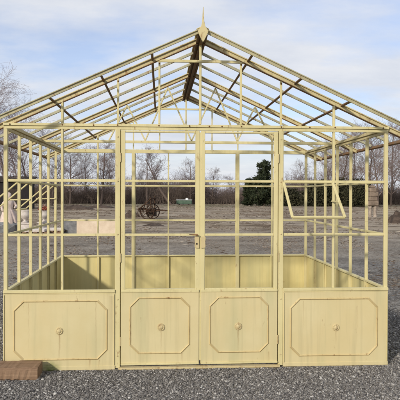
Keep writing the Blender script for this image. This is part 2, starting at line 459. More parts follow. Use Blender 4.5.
# ================================================================== GROUND
def ground_mat():
    mt, nt, b = new_mat('yard_ground', 1.0, 0.0)
    pos = geopos(nt)
    sp = nt.nodes.new('ShaderNodeSeparateXYZ'); nt.links.new(pos, sp.inputs[0])
    # crushed grey stone
    vo = nd(nt, 'ShaderNodeTexVoronoi'); vo.inputs['Scale'].default_value = 58; vo.inputs['Randomness'].default_value = 1
    nt.links.new(pos, vo.inputs['Vector'])
    bw = nt.nodes.new('ShaderNodeRGBToBW'); nt.links.new(vo.outputs['Color'], bw.inputs[0])
    stone = ramp(nt, bw.outputs[0], [(.1, (.09, .084, .075)), (.5, (.23, .212, .185)), (.72, (.33, .305, .265)), (.95, (.6, .57, .51))])
    dirt = noise(nt, pos, .9, 8, .7)
    near = mix(nt, ramp(nt, dirt, [(.46, 0), (.60, .75)]), stone, (.13, .108, .085))
    near = mix(nt, ramp(nt, noise(nt, pos, .33, 6, .65), [(.48, 0), (.62, .6)]), near, (.40, .365, .31))
    near = mix(nt, ramp(nt, noise(nt, pos, 5.5, 9, .8), [(.46, 0), (.58, .5)]), near, (.12, .105, .088))
    near = mix(nt, ramp(nt, noise(nt, geopos(nt, (1, .8, 1)), 9, 9, .8), [(.50, 0), (.62, .65)]), near, (.55, .51, .45))
    # farther off: trodden earth, leaf litter and pale worn patches
    bands = noise(nt, pos, .16, 9, .72)
    fine = noise(nt, geopos(nt, (.5, .8, 1)), 1.0, 9, .75)
    far = ramp(nt, bands, [(.36, (.16, .12, .085)), (.46, (.32, .262, .19)), (.54, (.43, .365, .285)), (.64, (.26, .215, .155))])
    far = mix(nt, ramp(nt, fine, [(.50, 0), (.60, .8)]), far, (.10, .075, .056))
    far = mix(nt, ramp(nt, fine, [(.36, .7), (.45, 0)]), far, (.46, .40, .34))
    edge = nt.nodes.new('ShaderNodeMath'); edge.operation = 'MULTIPLY_ADD'
    nt.links.new(noise(nt, pos, .12, 4), edge.inputs[0]); edge.inputs[1].default_value = 14; nt.links.new(sp.outputs[1], edge.inputs[2])
    mr = nt.nodes.new('ShaderNodeMapRange'); nt.links.new(edge.outputs[0], mr.inputs[0])
    mr.inputs[1].default_value = 14; mr.inputs[2].default_value = 30
    cc = mix(nt, mr.outputs[0], near, far)
    # thin winter grass in front of the thicket
    mg = nt.nodes.new('ShaderNodeMapRange'); nt.links.new(edge.outputs[0], mg.inputs[0])
    mg.inputs[1].default_value = 72; mg.inputs[2].default_value = 82
    gn = noise(nt, geopos(nt, (.08, .3, 1)), 1.0, 4)
    gm = nt.nodes.new('ShaderNodeMath'); gm.operation = 'MULTIPLY'
    nt.links.new(mg.outputs[0], gm.inputs[0]); nt.links.new(ramp(nt, gn, [(.45, .1), (.6, .9)]), gm.inputs[1])
    cc = mix(nt, gm.outputs[0], cc, (.085, .095, .038))
    nt.links.new(cc, b.inputs['Base Color'])
    bump(nt, b, vo.outputs['Distance'], .9, .02)
    return mt
S = 900
gm_ = MB(); gm_.add([(-S, -S, 0), (S, -S, 0), (S, S, 0), (-S, S, 0)], [(0, 1, 2, 3)])
tag(gm_.build('ground', ground_mat()), kind='structure')

# dead leaves, clods and chips strewn over the yard farther off
def litter():
    r_ = np.random.default_rng(77); mt, nt, b = new_mat('leaf_litter', 1.0, 0.0)
    ge = nt.nodes.new('ShaderNodeNewGeometry')
    nt.links.new(ramp(nt, ge.outputs['Random Per Island'], [(0, (.06, .042, .03)), (.45, (.17, .125, .088)), (.85, (.30, .24, .175)), (1, (.42, .36, .28))]), b.inputs['Base Color'])
    n = 170000
    dist = 9 * np.exp(r_.random(n) ** .85 * math.log(95 / 9)); px = r_.uniform(-60, 460, n)
    ex, ey = px + 200 * np.sin(dist * .13), dist * 9
    dens = np.sin(px * .031 + 2.1 * np.sin(dist * .21)) + np.sin(px * .083 + dist * .55) + .8 * np.sin(dist * .9 + px * .012) + r_.normal(0, .9, n)
    k = dens > .55; dist, px = dist[k], px[k]; n = len(px)
    ctr = np.array([tuple(spot(a, d)) for a, d in zip(px, dist)])
    sz = np.exp(r_.normal(0, .45, n)) * (.008 + .00085 * dist)
    base = np.array([[1, 0, 0], [0, 1, 0], [-1, 0, 0], [0, -1, 0], [0, 0, 1]], float)
    t = r_.uniform(0, 6.28, n); v = base[None] * (1 + r_.uniform(-.4, .4, (n, 5, 1))) * np.stack([sz * 1.4, sz, sz * r_.uniform(.08, .35, n)], 1)[:, None]
    x = v[:, :, 0] * np.cos(t)[:, None] - v[:, :, 1] * np.sin(t)[:, None]; y = v[:, :, 0] * np.sin(t)[:, None] + v[:, :, 1] * np.cos(t)[:, None]
    v = np.stack([x, y, v[:, :, 2]], 2) + ctr[:, None]; v[:, :4, 2] -= .004
    f = np.array([[0, 1, 4], [1, 2, 4], [2, 3, 4], [3, 0, 4]])[None] + (np.arange(n) * 5)[:, None, None]
    tag(fast_mesh('leaf_litter', v.reshape(-1, 3), f.reshape(-1, 3), mt), 'dead leaves and clods strewn over the yard', 'leaf litter', kind='stuff')
litter()

# loose stones of the gravel, near the camera
def gravel():
    mt, nt, b = new_mat('gravel_stone', .85, .25)
    ge = nt.nodes.new('ShaderNodeNewGeometry')
    cc = ramp(nt, ge.outputs['Random Per Island'], [(0, (.04, .037, .034)), (.42, (.145, .135, .122)), (.78, (.25, .237, .215)), (.92, (.42, .40, .36)), (1, (.66, .64, .59))])
    cc = mix(nt, .35, cc, mix(nt, noise(nt, ge.outputs['Position'], 60, 4), (.05, .045, .04), (.30, .28, .27)))
    nt.links.new(cc, b.inputs['Base Color'])
    base = np.array([[1, 0, 0], [-1, 0, 0], [0, 1, 0], [0, -1, 0], [0, 0, 1], [0, 0, -1]], float)
    tri = np.array([[0, 2, 4], [2, 1, 4], [1, 3, 4], [3, 0, 4], [2, 0, 5], [1, 2, 5], [3, 1, 5], [0, 3, 5]])
    # smooth-ish stones: a cube-sphere of 14 points reads rounder than an octahedron
    cor = np.array([[i, j, k] for i in (-1, 1) for j in (-1, 1) for k in (-1, 1)], float) * .62
    vb = np.vstack([base, cor])
    fb = []
    for ax in range(3):
        for sg in (0, 1):
            ctr = ax * 2 + sg; sv = 1 if sg == 0 else -1
            o1, o2 = (ax + 1) % 3, (ax + 2) % 3
            idx = []
            for a_, b_ in ((-1, -1), (1, -1), (1, 1), (-1, 1)):
                q = [0, 0, 0]; q[ax] = sv; q[o1] = a_; q[o2] = b_
                idx.append(6 + [i for i, c_ in enumerate(np.sign(cor).astype(int).tolist()) if c_ == q][0])
            if sv < 0: idx = idx[::-1]
            for k in range(4): fb.append([ctr, idx[k], idx[(k + 1) % 4]])
    fb = np.array(fb)
    zones = [(-2.6, 2.9, -1.35, -.06, 76000, .0053), (1.78, 2.9, -.06, 5.0, 28000, .0062), (-2.9, -1.78, -.06, 5, 16000, .0068)]
    P_, S_ = [], []
    for x0, x1, y0, y1, n, r in zones:
        P_.append(np.c_[rng.uniform(x0, x1, n), rng.uniform(y0, y1, n)]); S_.append(r * np.exp(rng.normal(0, .38, n)))
    xy = np.vstack(P_); rr = np.clip(np.concatenate(S_), .003, .0145)
    keep = ~((xy[:, 0] < -1.38) & (xy[:, 1] > -.30) & (xy[:, 1] < -.05) & (xy[:, 0] > -2.06))
    xy, rr = xy[keep], rr[keep]; n = len(xy)
    jit = 1 + rng.uniform(-.45, .45, (n, len(vb), 1))
    v = vb[None] * jit * np.stack([rr * rng.uniform(.8, 1.35, n), rr * rng.uniform(.7, 1.1, n), rr * rng.uniform(.5, .8, n)], 1)[:, None]
    t = rng.uniform(0, 6.283, n); ct, st = np.cos(t)[:, None], np.sin(t)[:, None]
    tl = rng.normal(0, .35, n)[:, None]
    x = v[:, :, 0]; y = v[:, :, 1]; z = v[:, :, 2]
    x, z = x * np.cos(tl) - z * np.sin(tl), x * np.sin(tl) + z * np.cos(tl)
    x, y = x * ct - y * st, x * st + y * ct
    v = np.stack([x + xy[:, :1], y + xy[:, 1:], z + (rr * rng.uniform(.1, .6, n))[:, None]], 2)
    f = fb[None] + (np.arange(n) * len(vb))[:, None, None]
    o = fast_mesh('gravel', v.reshape(-1, 3), f.reshape(-1, 3), mt)
    tag(o, 'loose grey gravel in front of the greenhouse', 'gravel', kind='stuff')
gravel()

# ================================================================== TREES
def tubes(segs, n):
    """segs: array rows p0(3) p1(3) r0 r1 -> vertices, quad faces"""
    s_ = np.array(segs, float); a, b, ra, rb = s_[:, :3], s_[:, 3:6], s_[:, 6], s_[:, 7]
    d = b - a; d /= np.linalg.norm(d, axis=1, keepdims=True) + 1e-9
    ref = np.where(np.abs(d[:, 2:3]) < .9, np.array([[0, 0, 1.]]), np.array([[1., 0, 0]]))
    t = np.cross(d, ref); t /= np.linalg.norm(t, axis=1, keepdims=True) + 1e-9
    q = np.cross(d, t)
    ang = np.arange(n) * 2 * np.pi / n
    ring = t[:, None] * np.cos(ang)[None, :, None] + q[:, None] * np.sin(ang)[None, :, None]
    v = np.concatenate([a[:, None] + ring * ra[:, None, None], b[:, None] + ring * rb[:, None, None]], 1)
    i = np.arange(n); f = np.stack([i, (i + 1) % n, n + (i + 1) % n, n + i], 1)
    f = f[None] + (np.arange(len(s_)) * 2 * n)[:, None, None]
    return v.reshape(-1, 3), f.reshape(-1, 4)
def grow(height, r0, lean=(0, 0), spread=.75, droop=0.0, first=.22, nb=15, levels=3, seed=1, fork=False, twig=.011, dense=1.0):
    rd = random.Random(seed); trunk, twigs = [], []
    def limb(p, d, L, r, lev, out):
        n = 6 if lev == 0 else (4 if lev == 1 else 3)
        pts = [(p.copy(), r)]; 
        for i in range(n):
            wob = .10 if lev == 0 else .24
            d = (d + V((rd.gauss(0, wob), rd.gauss(0, wob), rd.gauss(0, wob * .6) + (.10 if lev else .12) - droop * lev * .13))).normalized()
            p = p + d * (L / n); r2 = max(twig, r * (1 - (i + 1) / n * (.82 if lev else .80)))
            out.append((*pts[-1][0], *p, pts[-1][1], r2)); pts.append((p.copy(), r2))
        if lev >= levels: return
        k = {0: nb, 1: int(8 * dense), 2: int(6 * dense)}.get(lev, 4)
        for j in range(k):
            t = first + (1 - first) * (j + rd.random()) / k if lev == 0 else .15 + .85 * (j + rd.random()) / k
            t = min(.995, t); x = t * n; i = int(x); fr = x - i
            q = pts[i][0].lerp(pts[i + 1][0], fr); rr_ = pts[i][1] * (1 - fr) + pts[i + 1][1] * fr
            ax = (pts[i + 1][0] - pts[i][0]).normalized()
            az = rd.uniform(0, 6.283)
            per = ax.orthogonal().normalized(); per.rotate(Matrix.Rotation(az, 3, ax))
            sp_ = spread * rd.uniform(.7, 1.25)
            nd_ = (ax * (1 - .35 * sp_) + per * sp_).normalized()
            if lev == 0: ln = height * (.20 + .28 * (1 - t)) * rd.uniform(.75, 1.2)
            else: ln = L * rd.uniform(.34, .6)
            limb(q, nd_, ln, max(twig, rr_ * (.55 if lev == 0 else .5)), lev + 1, twigs if lev >= 0 else out)
    limb(V((0, 0, -.1)), V((lean[0], lean[1], 1)).normalized(), height, r0, 0, trunk)
    return trunk, twigs
def bare_proto(name, tm, **kw):
    tr, tw = grow(**kw)
    e = empty(name, (0, -400, 0))
    v, f = tubes(tr, 7); fast_mesh('trunk', v, f, M['bark'], e, True)
    v, f = tubes(tw, 3); fast_mesh('crown', v, f, M[tm], e)
    return e
protos = {
 'birch': bare_proto('birch_tree', 'twig_birch', height=15, r0=.17, spread=.66, droop=.5, nb=34, dense=1.25, first=.2, seed=3, twig=.0075),
 'slim': bare_proto('bare_tree', 'twig', height=11, r0=.16, spread=.68, nb=26, dense=1.25, first=.15, seed=11, twig=.0085),
 'wide': bare_proto('bare_tree', 'twig', height=8.5, r0=.2, spread=.95, nb=21, first=.2, seed=21, twig=.0085, dense=1.35),
 'russet': bare_proto('bare_tree', 'twig_rust', height=11.5, r0=.17, spread=.8, nb=30, first=.12, seed=31, twig=.0085, dense=1.3),
 'lean': bare_proto('bare_tree', 'twig', height=6.6, r0=.17, lean=(-.75, .1), spread=.85, nb=16, first=.35, seed=44, twig=.0085, dense=1.2),
}
used = set()
def plant(kind, px, dist, h, label, group, rz=None, zs=None):
    src = protos[kind]
    base_h = {'birch': 15, 'slim': 11, 'wide': 8.5, 'russet': 11.5, 'lean': 6.6}[kind]
    o = src if kind not in used else copy_tree(src)
    used.add(kind)
    o.location = spot(px, dist); o.rotation_euler.z = random.uniform(0, 6.28) if rz is None else rz
    k = h / base_h; o.scale = (k * random.uniform(.92, 1.1), k * random.uniform(.92, 1.1), k)
    tag(o, label, 'tree', group)
GL = 'bare birches beyond the left corner'; GM = 'bare trees seen through the greenhouse'; GR_ = 'bare trees beyond the right corner'
plant('birch', 8, 62, hz(84, 62), 'tallest bare birch, at the left edge, rising above the dark shed', GL)
plant('birch', 29, 66, hz(112, 66), 'bare birch just left of the eave, shorter than the tallest one', GL)
plant('birch', -14, 70, hz(104, 70), 'bare birch cut off by the left edge of the picture', GL)
plant('birch', 20, 84, hz(126, 84), 'bare birch behind and between the two tall ones on the left', GL)
plant('slim', 52, 80, hz(138, 80), 'slim bare tree seen through the left side wall, rightmost before the rear corner', GL)
for px, d_, top, kd, lb in (
    (70, 92, 152, 'wide', 'bare tree just right of the rear left corner post'),
    (88, 96, 150, 'slim', 'slim bare tree in the middle of the left front bay'),
    (101, 90, 148, 'wide', 'broad bare tree above the sandy stone block'),
    (113, 97, 156, 'slim', 'slim bare tree just left of the left door post'),
    (137, 97, 172, 'slim', 'slim bare tree beside the left rear door post'),
    (190, 95, 164, 'wide', 'broad bare tree behind the top of the closed door centre'),
    (212, 96, 172, 'wide', 'low bare tree just right of the door centre'),
    (232, 98, 178, 'slim', 'lowest bare tree, left of the tall dark conifer'),
    (300, 94, 165, 'wide', 'bare tree between the conifer and the evergreen hedge')):
    plant(kd, px, d_, hz(top, d_), lb, GM)
plant('lean', 172, 84, hz(150, 84), 'leaning windswept bare tree with its crown swept to the left', GM, 0.1)
for px, d_, top, kd, lb in (
    (331, 92, 144, 'slim', 'slim bare tree behind the middle of the right side wall'),
    (341, 84, 140, 'russet', 'russet bare tree behind the right side wall, leftmost of the russet ones'),
    (354, 92, 136, 'russet', 'russet bare tree rising over the right end of the evergreen hedge'),
    (366, 88, 132, 'slim', 'slim bare tree directly behind the right front corner of the eave'),
    (378, 78, 138, 'russet', 'russet bare tree behind the right corner post'),
    (391, 86, 128, 'russet', 'tallest russet bare tree, just right of the greenhouse'),
    (403, 72, 134, 'slim', 'bare tree cut off by the right edge of the picture'),
    (414, 84, 124, 'russet', 'russet bare tree outside the right edge, only twigs showing')):
    plant(kd, px, d_, hz(top, d_), lb, GR_)

# evergreens: thousands of small leaf blades in a lumpy, gappy crown
def blades(centers, size, seed, flat=.4):
    r_ = np.random.default_rng(seed); n = len(centers)
    d = r_.normal(0, 1, (n, 3)); d /= np.linalg.norm(d, axis=1, keepdims=True)
    e = r_.normal(0, 1, (n, 3)); e = np.cross(d, e); e /= np.linalg.norm(e, axis=1, keepdims=True)
    sz = size * r_.uniform(.5, 1.3, (n, 1))
    a, b = d * sz, e * sz * flat
    v = np.stack([centers - a, centers + b, centers + a, centers - b], 1).reshape(-1, 3)
    return v, np.arange(n * 4).reshape(-1, 4)
def conifer(px, dist, h, wid, label, seed):
    r_ = np.random.default_rng(seed)
    e = empty('conifer', spot(px, dist), 0, label, 'conifer')
    MB().tube((0, 0, -.1), (0, 0, h * .93), .2, .03, 8).build('trunk', M['bark'], e)
    pts = []
    nb = 120
    for i in range(nb):
        t = (i + r_.random()) / nb; z = .25 + t * (h - .35)
        prof = (1 - t) ** .30 * (.82 + .18 * math.sin(t * 17 + seed)) * (.8 + .2 * min(1, t * 5))
        L = wid * prof * r_.uniform(.5, 1.25) + .12
        az = r_.uniform(0, 6.283); m_ = int(120 * (L / wid) + 20)
        u = r_.random(m_) ** .6
        p = np.c_[np.cos(az) * L * u, np.sin(az) * L * u, z - .12 * L * u + .25 * u * u * L]
        pts.append(p + r_.normal(0, 1, (m_, 3)) * (.10 + .16 * (1 - u))[:, None] * (.6 + L * .35))
    v, f = blades(np.vstack(pts), .16, seed); v[:, 2] = np.maximum(v[:, 2], .02)
    fast_mesh('crown', v, f, M['needle'], e)
conifer(264, 80, hz(161, 80), 2.05, 'tall dark evergreen conifer standing behind the right door', 5)
conifer(249, 83, hz(179, 83), .9, 'small dark conifer tucked against the left of the tall one', 8)
def shrub(px, dist, h, wx, wy, label, seed, n=9000):
    r_ = np.random.default_rng(seed)
    e = empty('evergreen_shrub', spot(px, dist), 0, label, 'shrub', 'dark evergreen shrubs along the yard edge')
    st = MB()
    for k in range(5):
        a = k * 1.3; st.tube((wx * .2 * math.cos(a), wy * .2 * math.sin(a), -.05), (wx * .55 * math.cos(a), wy * .5 * math.sin(a), h * .7), .06, .02, 6)
    st.build('stem', M['bark'], e)
    c_ = []
    lumps = int(22)
    for k in range(lumps):
        t = r_.uniform(0, 6.283); u = math.sqrt(r_.random())
        cx, cy = wx * u * math.cos(t), wy * u * math.sin(t)
        top = h * math.sqrt(max(.1, 1 - .75 * u * u)) * r_.uniform(.55, 1.06)
        m_ = n // lumps
        zz = r_.random(m_) ** .7
        p = np.c_[r_.normal(cx, .30 * wx * .6, m_), r_.normal(cy, .3, m_), zz * top]
        c_.append(p)
    v, f = blades(np.vstack(c_), .14, seed, .5); v[:, 2] = np.maximum(v[:, 2], .02)
    fast_mesh('crown', v, f, M['hedge'], e)
shrub(287, 82, hz(186, 82), 1.7, 1.2, 'low round evergreen shrub between the conifer and the open casement', 3)
shrub(318, 80, hz(178, 80), 2.1, 1.3, 'dark evergreen shrub behind the right end of the open casement', 4, 11000)
shrub(337, 83, hz(175, 83), 2.2, 1.3, 'tallest dark evergreen shrub, in the middle of the row on the right', 6, 11000)
shrub(358, 80, hz(178, 80), 2.2, 1.3, 'dark evergreen shrub at the right end of the row, beside the stone monument', 7, 11000)

# brown winter thicket closing the far side of the yard: one mass of stems
def thicket():
    r_ = np.random.default_rng(12); segs = []
    n = 15000
    px = r_.uniform(-140, 520, n); dist = r_.uniform(95, 106, n)
    prof = 3.7 + 1.1 * np.sin(px * .045) + .8 * np.sin(px * .13 + 1) + .7 * np.sin(px * .31) + .5 * np.sin(px * .83)
    prof = np.where((px > 200) & (px < 248), prof * .82, prof)
    for i in range(n):
        p = spot(px[i], dist[i]); h = max(.6, prof[i] * r_.beta(3, 1.6))
        q = p + V((r_.normal(0, .3 * h), r_.normal(0, .15 * h), h))
        k = p.lerp(q, .5) + V((r_.normal(0, .1), 0, 0)); r0 = r_.uniform(.012, .032)
        segs.append((*p, *k, r0, r0 * .8)); segs.append((*k, *q, r0 * .8, .008))
        for _ in range(5):
            s0 = p.lerp(q, r_.uniform(.2, .98)); e_ = s0 + V((r_.normal(0, .55), r_.normal(0, .3), r_.uniform(-.1, .7)))
            segs.append((*s0, *e_, .012, .007))
    v, f = tubes(segs, 3)
    tag(fast_mesh('undergrowth', v, f, M['thicket']), 'brown leafless thicket closing off the far side of the yard', 'thicket', kind='stuff')
    segs = []
    n = 9000                                # second, farther wood showing as a grey haze of twigs
    px = r_.uniform(-160, 540, n); dist = r_.uniform(125, 150, n)
    for i in range(n):
        p = spot(px[i], dist[i]); h = (4.8 + 1.3 * math.sin(px[i] * .037 + 2) + .8 * math.sin(px[i] * .11)) * r_.beta(4, 1.5)
        q = p + V((r_.normal(0, .12 * h), 0, h)); r0 = r_.uniform(.015, .04)
        segs.append((*p, *q, r0, .01))
        for _ in range(3):
            s0 = p.lerp(q, r_.uniform(.3, .95)); e_ = s0 + V((r_.normal(0, .7), r_.normal(0, .3), r_.uniform(.2, 1.0)))
            segs.append((*s0, *e_, .014, .008))
    v, f = tubes(segs, 3)
    tag(fast_mesh('woods', v, f, M['twig']), 'grey leafless wood far behind the thicket', 'wood', kind='stuff')
thicket()

# ================================================================== THINGS IN THE YARD
# dark shed at the left
def shed():
    d_ = 60; p = spot(-8, d_); e = empty('shed', p, -YAW * 0 + .06, 'low dark tarred shed behind the left side wall', 'shed')
    w_, dp, h = 7.6, 3.2, 2.85
    MB().box(0, dp / 2, h / 2, w_, dp, h).build('wall', M['shed'], e)
    rf = MB(); rf.add([(-w_ / 2 - .25, -.3, h), (w_ / 2 + .25, -.3, h), (w_ / 2 + .25, dp + .3, h + .55), (-w_ / 2 - .25, dp + .3, h + .55),
                       (-w_ / 2 - .25, -.3, h + .12), (w_ / 2 + .25, -.3, h + .12), (w_ / 2 + .25, dp + .3, h + .67), (-w_ / 2 - .25, dp + .3, h + .67)],
                      [(3, 2, 1, 0), (4, 5, 6, 7), (0, 1, 5, 4), (1, 2, 6, 5), (2, 3, 7, 6), (3, 0, 4, 7)])
    rf.build('roof', M['dark_iron'], e)
    MB().box(2.0, -.03, 1.05, 1.2, .06, 2.1).build('door', M['dark_iron'], e)
shed()

def smooth_sub(o, n=2):
    md = o.modifiers.new('subsurf', 'SUBSURF'); md.levels = n; md.render_levels = n
def skin_figure(name, mat, parent, joints, edges):
    me = bpy.data.meshes.new(name); me.from_pydata([j[0] for j in joints], edges, []); me.update(); me.materials.append(mat)
    o = bpy.data.objects.new(name, me); col.objects.link(o); o.parent = parent
    md = o.modifiers.new('skin', 'SKIN'); md.use_smooth_shade = True
    if not me.skin_vertices: me.attributes.new if False else None
    sv = me.skin_vertices[0].data if me.skin_vertices else None
    if sv is None:
        bpy.context.view_layer.objects.active = o; bpy.ops.mesh.customdata_skin_add(); sv = me.skin_vertices[0].data
    for i, j in enumerate(joints): sv[i].radius = (j[1], j[2] if len(j) > 2 else j[1]); sv[i].use_root = (i == 0)
    smooth_sub(o, 2); return o

# big pale statue at the left edge: seated draped figure on a grey rock base
def statue():
    p = spot(9, 23.8); e = empty('statue', p, .5, 'large pinkish stone statue of a robed figure on a grey base, at the left edge', 'statue')
    b = MB(); rd = random.Random(5)
    vs, n = [], 14
    for k, (r_, z) in enumerate(((.56, 0), (.60, .16), (.54, .34), (.40, .46))):
        for i in range(n):
            t = i * 6.283 / n; q = r_ * rd.uniform(.88, 1.1); vs.append((q * 1.1 * math.cos(t), q * .8 * math.sin(t), z))
    fs = [(j * n + i, j * n + (i + 1) % n, (j + 1) * n + (i + 1) % n, (j + 1) * n + i) for j in range(3) for i in range(n)] + [tuple(3 * n + i for i in range(n))]
    b.add(vs, fs).build('base', M['stone_grey'], e)
    prof = [(.40, .36, .40), (.37, .33, .52), (.33, .29, .70), (.27, .23, .88), (.20, .165, 1.02), (.185, .15, 1.08), (.215, .165, 1.20), (.235, .16, 1.32), (.22, .135, 1.40), (.09, .08, 1.45), (.07, .07, 1.50)]
    vs, n = [], 64
    for rx, ry, z in prof:
        fold = max(0, min(1, (1.05 - z) / .5)) * .13 + .015
        for i in range(n):
            t = i * 6.283 / n; q = 1 + fold * math.sin(11 * t + 1.6 * math.sin(2 * t) + z * 2) * .6 + fold * .4 * math.sin(17 * t + z * 3)
            vs.append((rx * q * math.cos(t) + .03 * math.sin(z * 4), ry * q * math.sin(t), z))
    fs = [(j * n + i, j * n + (i + 1) % n, (j + 1) * n + (i + 1) % n, (j + 1) * n + i) for j in range(len(prof) - 1) for i in range(n)]
    rb = MB().add(vs, fs); rb.build('robe', M['stone_pink'], e, 0, True)
    J = [((-.0, 0, 1.36), .09, .08), ((.0, -.01, 1.50), .062, .062), ((0, -.02, 1.60), .088, .10), ((0, -.02, 1.70), .075, .09),
         ((.20, 0, 1.36), .075, .075), ((.31, -.06, 1.14), .062, .062), ((.17, -.25, 1.10), .048, .048),
         ((-.20, 0, 1.36), .075, .075), ((-.33, .0, 1.13), .062, .062), ((-.30, -.14, .92), .046, .046)]
    skin_figure('figure', M['stone_pink'], e, J, [(0, 1), (1, 2), (2, 3), (0, 4), (4, 5), (5, 6), (0, 7), (7, 8), (8, 9)])
    hr = MB().lathe([(.05, 1.50), (.105, 1.56), (.115, 1.64), (.10, 1.72), (.05, 1.77), (.005, 1.785)], (0, .035, 0), 16); hr.build('hair', M['stone_pink'], e, 0, True)
    e.scale = (.92,) * 3
statue()
# white urn on pedestal
def urn(px, dist, sc_, label, mat, lidmat=None):
    e = empty('garden_urn', spot(px, dist), 0, label, 'urn', 'stone urns among the statues')
    b = MB().box(0, 0, .03, .52, .52, .06); b.box(0, 0, .22, .42, .42, .33); b.box(0, 0, .41, .5, .5, .05)
    o = b.build('pedestal', M['stone'], e, .01)
    u = MB().lathe([(.13, .435), (.14, .46), (.06, .50), (.055, .55), (.13, .60), (.235, .70), (.25, .80), (.215, .86), (.26, .93), (.27, .95), (.23, .95), (.20, .90)], n=24)
    u.build('bowl', mat, e, 0, True)
    if lidmat:
        r_ = np.random.default_rng(3); v, f = blades(np.c_[r_.normal(0, .10, 240), r_.normal(0, .10, 240), .97 + np.abs(r_.normal(0, .09, 240))], .05, 3, .6)
        fast_mesh('plant', v, f, lidmat, e)
    e.scale = (sc_,) * 3
urn(25, 23.2, .98, 'white stone urn on a pedestal just right of the robed statue', M['stone'])
urn(44, 24.5, .92, 'pale stone urn with a red plant, in front of the pallets', M['stone'], M['terracotta'])
# pallets with white slabs
def pallet(px, dist, label, rz):
    e = empty('pallet', spot(px, dist), rz, label, 'pallet', 'pallets behind the left wall')
    for y in (-.4, 0, .4): MB().box(0, y, .05, 1.1, .09, .1).build('bearer', M['timber'], e)
    for k in range(6): MB().box(-.5 + k * .2, 0, .112, .14, .98, .022).build('board', M['timber'], e)
for px, dist, lb, rz in ((34, 22.4, 'wooden pallet nearest the white urn', .1), (52, 23.2, 'wooden pallet nearest the grey trough', -.08)):
    pallet(px, dist, lb, rz)
for px, dist, z, lb in ((33, 22.3, .1235, 'white stone slab lying on the left pallet'), (52, 23.1, .1235, 'white stone slab lying on the right pallet')):
    o = MB().box(0, 0, .05, .95, .6, .1).build('stone_slab', M['stone'], None, .012); o.location = spot(px, dist, z); o.rotation_euler.z = .05
    tag(o, lb, 'slab', 'stone slabs on pallets')
# sandy block and grey trough
d_ = 23.0
o = MB().box(0, 0, .29, 1.52, .62, .58).build('stone_block', M['block'], None, .02); o.location = spot(97, d_); o.rotation_euler.z = .03
tag(o, 'long sandy cream stone block standing on the gravel behind the rear wall', 'stone block')
e = empty('stone_trough', spot(70, d_ + .3), .05, 'dark grey stone trough at the left end of the sandy block', 'trough')
b = MB(); L_, w_, h_ = .62, .5, .52; t_ = .08
b.box(0, 0, .06, L_, w_, .12)
for x in (-1, 1): b.box(x * (L_ - t_) / 2, 0, .12 + (h_ - .12) / 2, t_, w_, h_ - .12)
for y in (-1, 1): b.box(0, y * (w_ - t_) / 2, .12 + (h_ - .12) / 2, L_ - 2 * t_, t_, h_ - .12)
b.build('basin', M['stone_grey'], e)
MB().tube((-.12, -w_ / 2 - .03, .12), (-.12, -w_ / 2 + .02, .12), .04, .04, 10).build('spout', M['dark_iron'], e)

# rusty two-wheeled farm roller
def implement():
    p = spot(150, 37); e = empty('farm_implement', p, 1.15, 'rusty old two-wheeled farm implement standing in the yard behind the left door', 'farm implement')
    for x in (-.42, .42):
        wb = MB(); n = 20; r_ = .47
        for i in range(n):
            a, c_ = i * 6.283 / n, (i + 1) * 6.283 / n
            wb.bar((x, r_ * math.cos(a), .48 + r_ * math.sin(a)), (x, r_ * math.cos(c_), .48 + r_ * math.sin(c_)), .10, .035, (0, math.cos((a + c_) / 2), math.sin((a + c_) / 2)))
        for i in range(8):
            a = i * 6.283 / 8; wb.bar((x, .05 * math.cos(a), .48 + .05 * math.sin(a)), (x, .46 * math.cos(a), .48 + .46 * math.sin(a)), .03, .02, (1, 0, 0))
        wb.tube((x - .07, 0, .48), (x + .07, 0, .48), .07, .07, 12)
        wb.build('wheel', M['rust_dark'], e)
    fr = MB().tube((-.6, 0, .48), (.6, 0, .48), .035, .035, 8)
    for x in (-.25, .25): fr.bar((x, -1.2, .55), (x, .7, .62), .07, .07)
    fr.bar((-.5, .55, .66), (.5, .55, .66), .07, .07); fr.bar((-.4, -.5, .62), (.4, -.5, .62), .06, .06); fr.bar((-.3, -.2, .6), (-.3, -.2, 1.42), .06, .06); fr.bar((.3, -.2, .6), (.3, -.2, 1.5), .06, .06); fr.bar((-.42, -.2, 1.3), (.42, -.2, 1.34), .12, .07); fr.bar((-.36, -.2, .98), (.36, -.2, .98), .10, .07); fr.bar((-.3, -.2, 1.3), (-.3, .6, .66), .05, .05)
    fr.build('frame', M['rust_dark'], e)
    bx = MB().box(.62, .15, .42, .42, .5, .5); bx.build('hopper', M['dark_iron'], e, .03)
    for i in range(5): MB().tube((-.4 + i * .2, .6, .66), (-.4 + i * .2, .75, .12), .025, .02, 6).build('tine', M['rust_dark'], e)
    MB().tube((-.1, .4, .62), (-.32, .1, 1.25), .022, .018, 8).build('lever', M['rust_dark'], e)
implement()
# pole seen through the left door
b = MB().tube((0, 0, -.1), (0, 0, hz(152, 70)), .07, .05, 8); o = b.build('pole', M['bark']); o.location = spot(147, 70)
tag(o, 'thin dark wooden pole standing up behind the farm implement', 'pole')
